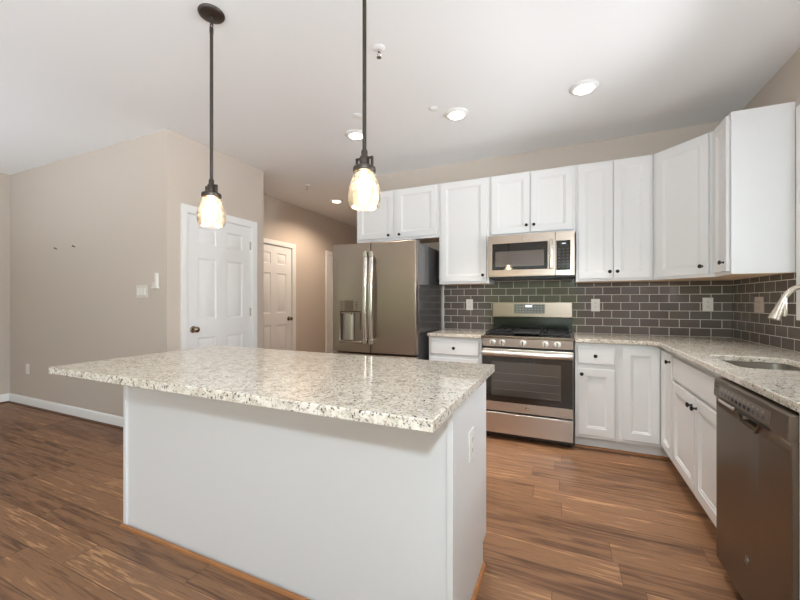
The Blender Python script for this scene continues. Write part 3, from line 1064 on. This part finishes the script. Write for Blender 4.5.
# ================================================================== range
RX0, RX1 = -0.677, 0.068
rg = thing('gas_range', (-0.30, 3.62, 0), 'stainless steel gas range with black oven glass and five knobs', 'range')
RGF = back(3.345)
box('body', 'black_enamel', RX0, RX1, 3.345, 3.945, 0.03, 0.895, rg)
for x in (RX0 + 0.04, RX1 - 0.04):
    for y in (3.40, 3.88):
        MB().lathe((x, y, 0), (0, 0, 1), [(0, 0), (0.018, 0), (0.018, 0.012), (0.010, 0.02), (0.010, 0.03), (0, 0.03)], 12).build('foot', 'black_plastic', rg)
ck = MB().box(RX0 - 0.002, RX1 + 0.002, 3.300, 3.93, 0.893, 0.916).build('cooktop', 'dark_slate', rg, bevel=0.004)
box('burner_pan', 'black_enamel', RX0 + 0.02, RX1 - 0.02, 3.335, 3.90, 0.916, 0.919, ck, bevel=0.001)


def grate(x0, x1):
    m = MB(); y0, y1 = 3.345, 3.895; z0, z1 = 0.934, 0.948; w = 0.010
    xm = (x0 + x1) / 2
    for x in (x0 + w / 2, x1 - w / 2):
        m.box(x - w / 2, x + w / 2, y0, y1, z0, z1)
    for y in (y0 + w / 2, (y0 + y1) / 2, y1 - w / 2):
        m.box(x0 + w, x1 - w, y - w / 2, y + w / 2, z0, z1)
    for yc_ in (y0 + 0.14, y1 - 0.14):
        for k in range(4):
            a = math.pi / 4 + k * math.pi / 2
            p0 = Vector((xm + 0.03 * math.cos(a), yc_ + 0.03 * math.sin(a), z1 - 0.004)); p1 = Vector((xm + 0.095 * math.cos(a), yc_ + 0.11 * math.sin(a), z1 - 0.004))
            m.tube([p0, p1], 0.005, 8)
    for x in (x0 + w / 2, x1 - w / 2):
        for y in (y0 + w / 2, y1 - w / 2):
            m.box(x - w / 2, x + w / 2, y - w / 2, y + w / 2, 0.919, z0)
    return m.build('grate', 'cast_iron', rg, bevel=0.0015)


gw = (RX1 - RX0 - 0.05) / 3
gx = RX0 + 0.025
grate(gx, gx + gw - 0.004)
grate(gx + 2 * gw + 0.004, gx + 3 * gw)
m = MB().box(gx + gw + 0.006, gx + 2 * gw - 0.006, 3.365, 3.88, 0.932, 0.946)
m.box(gx + gw + 0.002, gx + gw + 0.012, 3.345, 3.895, 0.919, 0.954).box(gx + 2 * gw - 0.012, gx + 2 * gw - 0.002, 3.345, 3.895, 0.919, 0.954)
m.build('griddle', 'cast_iron', rg, bevel=0.003)
for bx in (gx + gw / 2, gx + 2.5 * gw):
    for by in (3.485, 3.755):
        MB().lathe((bx, by, 0.919), (0, 0, 1), [(0, 0), (0.045, 0), (0.045, 0.006), (0.036, 0.010), (0.034, 0.018), (0, 0.019)], 24).build('burner', 'cast_iron', rg)
# knob panel
PF = back(3.30)
pn = MB()
pn.hexa([(RX0 + 0.004, 3.312, 0.822), (RX1 - 0.004, 3.312, 0.822), (RX1 - 0.004, 3.345, 0.822), (RX0 + 0.004, 3.345, 0.822), (RX0 + 0.004, 3.304, 0.893), (RX1 - 0.004, 3.304, 0.893), (RX1 - 0.004, 3.345, 0.893), (RX0 + 0.004, 3.345, 0.893)])
pn = pn.build('knob_panel', 'warm_steel', rg, bevel=0.002)
for kx in (-0.582, -0.500, -0.327, -0.150, -0.056):
    k_ = MB().lathe((kx, 3.309, 0.859), (0, -1, 0), [(0, 0), (0.028, 0), (0.028, 0.005), (0.023, 0.008), (0.0215, 0.028), (0.019, 0.032), (0, 0.033)], 24).build('knob', 'knob_steel', pn)
    MB().box(kx - 0.004, kx + 0.004, 3.268, 3.278, 0.840, 0.878).build('grip', 'grey_plastic', k_, bevel=0.001)
box('vent_gap', 'black_plastic', RX0 + 0.006, RX1 - 0.006, 3.330, 3.345, 0.802, 0.822, rg)
# oven door
OF = back(3.345)
od = MB().fpanel(OF, [RX0 + 0.003, RX1 - 0.003], [0.256, 0.802], set(), 0.002, 0.036, []).build('oven_door', 'warm_steel', rg, bevel=0.004)
gl = MB().fbox(OF, RX0 + 0.006, RX1 - 0.006, 0.338, 0.742, 0.036, 0.039).build('glass', 'oven_glass', od, bevel=0.001)
wd = MB().fbox(OF, RX0 + 0.085, RX1 - 0.095, 0.395, 0.690, 0.039, 0.0396).build('inner_window', 'oven_window', gl)
mm = MB()
for z in (0.45, 0.52, 0.59):
    mm.fbox(OF, RX0 + 0.10, RX1 - 0.11, z, z + 0.004, 0.0396, 0.0399)
mm.build('rack_lines', 'oven_rack_print', wd)
hb = MB().tube([(RX0 + 0.012, 3.262, 0.766), (RX0 + 0.03, 3.257, 0.766), (RX1 - 0.03, 3.257, 0.766), (RX1 - 0.012, 3.262, 0.766)], 0.018, 16, flat=(0.016, 0.022)).build('handle', 'warm_steel', od)
for hx in (RX0 + 0.035, RX1 - 0.035):
    MB().box(hx - 0.014, hx + 0.014, 3.258, 3.310, 0.757, 0.783).build('mount', 'warm_steel', hb, bevel=0.003)


def badge(F, u, z, n, r, parent):
    b_ = MB().lathe(F.p(u, z, n), F.n, [(0, 0), (r, 0), (r, 0.0015), (r * 0.9, 0.002), (0, 0.002)], 24).build('badge', 'bright_steel', parent)
    m_ = MB(); ring = []
    for i in range(25):
        a = 2 * math.pi * i / 24
        ring.append(F.p(u + r * 0.82 * math.cos(a), z + r * 0.82 * math.sin(a), n + 0.0022))
    m_.tube(ring, r * 0.05, 6)
    m_.build('ring', 'grey_plastic', b_)
    text_mesh('monogram', 'GE', r * 1.0, F, u, z, n + 0.0022, 'grey_plastic', b_, 0.3)
    return b_


badge(OF, -0.293, 0.305, 0.036, 0.015, od)
MB().fpanel(OF, [RX0 + 0.003, RX1 - 0.003], [0.062, 0.240], set(), 0.002, 0.036, []).build('drawer', 'warm_steel', rg, bevel=0.004)
# backguard
bg = MB().box(RX0 - 0.012, RX1 + 0.002, 3.895, 3.962, 1.058, 1.212).build('backguard', 'steel_warm_reflect', rg, bevel=0.006, seg=3)
BGF = back(3.895)
ds = MB().fbox(BGF, -0.470, -0.180, 1.098, 1.190, 0.0, 0.003).build('display', 'display_grey', bg, bevel=0.001)
for i in range(9):
    for j in range(3):
        if 3 <= i <= 4 and j == 2:
            continue
        u = -0.448 + i * 0.0285
        z = 1.108 + j * 0.026
        MB().fbox(BGF, u, u + 0.016, z, z + 0.010, 0.003, 0.0035).build('touch_key', 'button_grey', ds)
MB().fbox(BGF, -0.362, -0.298, 1.160, 1.182, 0.003, 0.0036).build('clock', 'display_lit', ds)
box('back_riser', 'black_enamel', RX0 - 0.005, RX1, 3.925, 3.962, 0.916, 1.058, rg)

# ================================================================== microwave
MX0, MX1, MZ0, MZ1 = -0.672, 0.080, 1.452, 1.843
mw = thing('microwave', (-0.30, 3.75, MZ0), 'stainless over-the-range microwave fixed under the cabinet above the range', 'microwave')
box('body', 'black_plastic', MX0 + 0.002, MX1 - 0.002, 3.602, 3.964, 1.436, MZ1, mw)
MF = back(3.600)
m = MB().fpanel(MF, [MX0, -0.636, -0.140, -0.078], [MZ0, 1.514, 1.766, MZ1], {(1, 1): 1}, 0.0, 0.024, [(0.001, -0.003)])
md = m.build('door', ['steel_warm_reflect', 'black_glass'], mw, bevel=0.0015)
MB().fbox(MF, -0.604, -0.170, 1.546, 1.690, 0.021, 0.0218).build('window', 'micro_window', md)
hb = MB().tube([(-0.112, 3.538, 1.515), (-0.112, 3.530, 1.56), (-0.112, 3.528, 1.64), (-0.112, 3.530, 1.72), (-0.112, 3.538, 1.770)], 0.011, 12, flat=(0.010, 0.0165)).build('handle', 'bright_steel', md)
for z in (1.528, 1.757):
    MB().box(-0.123, -0.101, 3.536, 3.577, z - 0.014, z + 0.014).build('mount', 'bright_steel', hb, bevel=0.003)
cp = MB().fpanel(MF, [-0.074, MX1], [MZ0, MZ1], set(), 0.0, 0.024, []).build('control_panel', 'steel_warm_reflect', mw, bevel=0.0015)
kp = MB().fbox(MF, -0.068, 0.046, 1.500, 1.762, 0.024, 0.0255).build('keypad', 'black_glass', cp)
MB().fbox(MF, -0.045, 0.022, 1.722, 1.748, 0.0255, 0.0258).build('display', 'black_plastic', kp)
MB().fbox(MF, -0.022, 0.008, 1.731, 1.739, 0.0258, 0.0261).build('clock', 'display_lit', kp)
for j in range(7):
    for i in range(3):
        u = -0.056 + i * 0.034; z = 1.520 + j * 0.027
        MB().fbox(MF, u + 0.004, u + 0.020, z, z + 0.006, 0.0255, 0.0259).build('key', 'grey_plastic', kp)
badge(MF, -0.345, 1.805, 0.024, 0.010, md)
mm = MB()
for i in range(14):
    mm.box(-0.605 + i * 0.045, -0.59 + i * 0.045, 3.62, 3.70, 1.430, 1.436)
mm.build('vent_grille', 'grey_plastic', mw)

# ================================================================== dishwasher
dw = thing('dishwasher', (0.95, 1.81, 0), 'dark slate dishwasher under the worktop beside the sink cabinet', 'dishwasher')
DY0, DY1 = 1.506, 2.118
WF = right(0.660)
box('body', 'black_plastic', 0.662, 1.26, DY0 + 0.004, DY1 - 0.004, 0.03, 0.862, dw)
box('toe_kick', 'black_plastic', 0.72, 1.20, DY0 + 0.01, DY1 - 0.01, 0.0, 0.03, dw)
m = MB().fpanel(WF, [-DY1, -1.872, -1.712, -DY0], [0.062, 0.745, 0.797, 0.800], {(1, 1): 1}, 0.0, 0.030, [(0.010, -0.006), (0.016, -0.026)])
dd = m.build('door', ['dark_slate', 'black_plastic'], dw, bevel=0.003)
m = MB()
vs = [WF.p(u, z, n) for u in (-DY1, -DY0) for n, z in [(0, 0.790), (0.036, 0.790), (0.040, 0.800), (0.036, 0.868), (0.026, 0.874), (0, 0.874)]]
m.add(vs, [(i, (i + 1) % 6, 6 + (i + 1) % 6, 6 + i) for i in range(6)] + [tuple(range(6)), tuple(range(11, 5, -1))])
cpn = m.build('control_panel', 'dark_slate', dw, bevel=0.003)
CF = right(0.660)


def on_cp(u0, u1, z0, z1, d0, d1):
    """box lying on the slightly sloped control strip"""
    n = lambda z: 0.040 - 0.004 * (z - 0.800) / 0.068
    return [CF.p(u0, z0, n(z0) + d1), CF.p(u1, z0, n(z0) + d1), CF.p(u1, z0, n(z0) + d0), CF.p(u0, z0, n(z0) + d0), CF.p(u0, z1, n(z1) + d1), CF.p(u1, z1, n(z1) + d1), CF.p(u1, z1, n(z1) + d0), CF.p(u0, z1, n(z1) + d0)]


mm = MB(); mm.hexa(on_cp(-2.045, -1.617, 0.806, 0.852, -0.001, 0.0012))
st = mm.build('button_strip', 'slate_steel', cpn, bevel=0.0005)
for i in range(11):
    u = -2.030 + i * 0.036
    for q, (w_, za, zb) in enumerate(((0.022, 0.812, 0.826), (0.014, 0.836, 0.842))):
        mm = MB(); mm.hexa(on_cp(u, u + w_, za, zb, 0.0012, 0.0018))
        mm.build('button' if q == 0 else 'indicator', 'black_plastic' if q == 0 and 3 <= i <= 7 else ('button_grey' if q else 'grey_plastic'), st)
for z in (0.838, 0.850):
    mm = MB(); mm.hexa(on_cp(-2.104, -2.066, z, z + 0.004, 0.0, 0.001))
    mm.build('vent_slit', 'black_plastic', cpn)
MB().fbox(CF, -2.034, -1.876, 0.784, 0.797, 0.030, 0.048).build('handle_lip', 'bright_steel', cpn, bevel=0.001)
MB().fbox(CF, -1.876, -1.618, 0.788, 0.796, 0.030, 0.042).build('pocket_shade_strip', 'black_plastic', cpn, bevel=0.001)  # black bar that paints in the shade under the control panel
MB().tube([CF.p(-1.876, 0.796, 0.031), CF.p(-1.870, 0.770, 0.032), CF.p(-1.850, 0.748, 0.032), CF.p(-1.735, 0.745, 0.032), CF.p(-1.715, 0.768, 0.032), CF.p(-1.709, 0.796, 0.031)], 0.004, 8).build('pocket_rim', 'dark_slate', dd)
badge(CF, -1.812, 0.237, 0.030, 0.015, dd)

# ================================================================== pendants
def pendant(x, y, label):
    root = thing('pendant_lamp', (x, y, H), label, 'pendant lamp', 'pendant lamps over the island')
    MB().lathe((x, y, H), (0, 0, -1), [(0, 0), (0.064, 0), (0.066, 0.006), (0.062, 0.014), (0.052, 0.020), (0.030, 0.024), (0.012, 0.027), (0.010, 0.046), (0, 0.046)], 32).build('canopy', 'bronze', root)
    m = MB()
    m.lathe((x, y, H - 0.044), (0, 0, -1), [(0, 0), (0.008, 0), (0.010, 0.008), (0.006, 0.016), (0, 0.016)], 16)
    ring = [(x + 0.010 * math.cos(a), y, H - 0.068 + 0.012 * math.sin(a)) for a in [2 * math.pi * i / 16 for i in range(17)]]
    m.tube(ring, 0.003, 8)
    m.lathe((x, y, H - 0.076), (0, 0, -1), [(0, 0), (0.006, 0), (0.010, 0.006), (0.010, 0.030), (0, 0.030)], 16)
    m.build('swivel', 'bronze', root)
    MB().tube([(x, y, H - 0.10), (x, y, 1.852)], 0.0085, 16).build('stem', 'bronze', root)
    MB().lathe((x, y, 1.866), (0, 0, -1), [(0, 0), (0.011, 0), (0.014, 0.008), (0.014, 0.024), (0.019, 0.030), (0.022, 0.040), (0.022, 0.070), (0.030, 0.076), (0, 0.076)], 24).build('socket', 'bronze', root)
    m = MB()
    for sx in (-1, 1):
        xx = x + sx * 0.037
        m.box(xx - 0.004, xx + 0.004, y - 0.006, y + 0.006, 1.790, 1.832)
    m.box(x - 0.041, x + 0.041, y - 0.006, y + 0.006, 1.826, 1.834)
    m.build('yoke', 'bronze', root, bevel=0.001)
    MB().lathe((x, y, 1.793), (0, 0, -1), [(0, 0), (0.043, 0), (0.048, 0.004), (0.049, 0.020), (0.046, 0.024), (0, 0.024)], 32).build('ring_cap', 'bronze', root)
    outer = [(0.041, 1.770), (0.047, 1.752), (0.057, 1.730), (0.0655, 1.703), (0.0695, 1.675), (0.069, 1.652), (0.0655, 1.634), (0.060, 1.621)]
    inner = [(r - 0.0028, z) for r, z in reversed(outer)]
    pf = [(r, 1.770 - z) for r, z in outer + inner]
    MB().lathe((x, y, 1.770), (0, 0, -1), pf, 40, closed=True).build('glass_shade', 'seeded_glass', root)
    MB().lathe((x, y, 1.768), (0, 0, -1), [(0, 0), (0.013, 0), (0.014, 0.012), (0.022, 0.030), (0.029, 0.050), (0.029, 0.066), (0.021, 0.092), (0.016, 0.118), (0.010, 0.130), (0, 0.132)], 24).build('bulb', 'bulb_lit', root)
    return root


pendant(-1.711, 1.372, 'dark bronze pendant lamp on the left, hanging in front of the white pantry door')
pendant(-0.781, 1.372, 'dark bronze pendant lamp on the right, hanging in front of the cabinet over the refrigerator')


# ================================================================== ceiling fittings
def downlight(x, y, label, m_='lens_lit', watts=110, col=(1, 0.94, 0.88), cone=1.3):
    root = thing('recessed_light', (x, y, H), label, 'ceiling light', 'round ceiling downlights')
    MB().lathe((x, y, H), (0, 0, -1), [(0.0, 0), (0.096, 0), (0.097, 0.005), (0.088, 0.013), (0.072, 0.018), (0.070, 0.016), (0, 0.016)], 40).build('trim_ring', 'white_trim', root)
    MB().lathe((x, y, H - 0.016), (0, 0, -1), [(0, 0), (0.060, 0), (0.058, 0.006), (0.045, 0.009), (0, 0.011)], 32).build('lens', m_, root)
    lamp('downlight_beam', 'SPOT', (x, y, H - 0.032), watts, col, spot_size=cone, spot_blend=0.6, shadow_soft_size=0.06)
    return root


downlight(-1.745, 2.911, 'lit round ceiling downlight partly behind the right pendant stem')
downlight(-0.805, 2.923, 'lit round ceiling downlight second from the right, above the range wall')
downlight(0.126, 2.934, 'lit round ceiling downlight farthest right, nearest the wall corner')
downlight(-3.160, 4.70, 'small lit ceiling downlight far back in the hallway', 'lens_warm', 105, (1, 0.80, 0.62), 2.7)


def sprinkler(x, y, label):
    root = thing('sprinkler', (x, y, H), label, 'fire sprinkler', 'ceiling fire sprinklers')
    MB().lathe((x, y, H), (0, 0, -1), [(0, 0), (0.036, 0), (0.036, 0.003), (0.024, 0.010), (0.012, 0.011), (0, 0.011)], 24).build('escutcheon', 'white_trim', root)
    m = MB().lathe((x, y, H - 0.011), (0, 0, -1), [(0, 0), (0.009, 0), (0.009, 0.012), (0.005, 0.016), (0, 0.016)], 16)
    for sx in (-1, 1):
        m.tube([(x + sx * 0.006, y, H - 0.024), (x + sx * 0.013, y, H - 0.038), (x + sx * 0.003, y, H - 0.056)], 0.0022, 8)
    m.build('frame', 'bright_steel', root)
    MB().lathe((x, y, H - 0.056), (0, 0, -1), [(0, 0), (0.015, 0.001), (0.015, 0.003), (0, 0.004)], 16).build('deflector', 'hinge_metal', root)
    return root


sprinkler(-1.024, 1.976, 'white and chrome fire sprinkler on the ceiling right of the pendant stem')
sprinkler(-3.095, 3.916, 'small fire sprinkler on the ceiling above the hallway entrance')
for x, y, lb in ((-0.954, 2.771, 'flat pale round cover plate on the ceiling beside the middle downlight'), (-1.56, 2.62, 'flat pale round cover plate on the ceiling beside the pendant stem')):
    o = MB().lathe((x, y, H), (0, 0, -1), [(0, 0), (0.036, 0), (0.038, 0.002), (0.034, 0.005), (0, 0.005)], 24).build('ceiling_cover', 'ceiling_paint')
    tag(o, lb, 'cover plate', 'ceiling cover plates')

# ================================================================== wall plates
def outlet(F, u, z, n, label, m1='white_plastic', w=0.074, h=0.118, cols=(0.0,)):
    root = thing('wall_outlet', F.p(u, z - h / 2, n), label, 'electrical outlet', 'electrical outlets')
    outlet_parts(F, u, z, n, root, m1, w, h, cols)
    return root


TB = back(YB - 0.010)
TR = right(XR - 0.010)
outlet(TB, -0.945, 1.183, 0.0005, 'white outlet on the tile between the refrigerator and the range')
outlet(TB, 0.268, 1.183, 0.0005, 'white outlet on the tile just right of the range')
outlet(TB, 1.122, 1.192, 0.0005, 'white outlet on the back tile closest to the corner')
outlet(TR, -3.482, 1.192, 0.0005, 'greyish double outlet on the right wall tile behind the faucet', 'shaded_plate', 0.125, 0.118, (-0.023, 0.023))
outlet(back(YA), -5.70, 0.432, 0.0005, 'white outlet low on the long taupe wall at the left')

sw = thing('light_switch', (-3.575, YA, 1.25), 'three-gang white switch plate on the taupe wall near its outer corner', 'light switch')
SF = back(YA)
pl = MB().fbox(SF, -3.657, -3.493, 1.250, 1.370, 0.0005, 0.007).build('cover_plate', 'ivory_plastic', sw, bevel=0.002)
for i in range(3):
    u = -3.621 + i * 0.046
    MB().fbox(SF, u - 0.016, u + 0.016, 1.276, 1.344, 0.007, 0.0085).build('rocker', 'white_plastic', pl, bevel=0.001)
    MB().fbox(SF, u - 0.012, u + 0.012, 1.280, 1.308, 0.0085, 0.013).build('paddle', 'white_plastic', pl, bevel=0.002)
th = thing('wall_sensor', (-3.37, YA, 1.34), 'slim white wall sensor box at the outer edge of the taupe wall', 'wall sensor')
MB().fbox(SF, -3.420, -3.330, 1.335, 1.350, 0.0005, 0.018).build('base', 'white_plastic', th, bevel=0.002)
MB().fbox(SF, -3.362, -3.334, 1.350, 1.475, 0.0005, 0.024).build('body', 'white_plastic', th, bevel=0.004)
MB().fbox(SF, -3.414, -3.366, 1.350, 1.392, 0.0005, 0.014).build('button_block', 'ivory_plastic', th, bevel=0.002)
for x, z, lb in ((-5.066, 1.791, 'small nail in the taupe wall, farther from the pantry corner'), (-4.709, 1.792, 'small nail in the taupe wall, nearer the pantry corner')):
    o = MB().tube([(x, YA, z), (x + 0.002, YA - 0.022, z + 0.008)], 0.005, 8)
    o.lathe((x + 0.002, YA - 0.022, z + 0.008), (0, -1, 0.3), [(0, 0), (0.010, 0), (0.010, 0.003), (0, 0.003)], 12)
    tag(o.build('nail', 'nail_metal'), lb, 'nail', 'nails in the taupe wall')
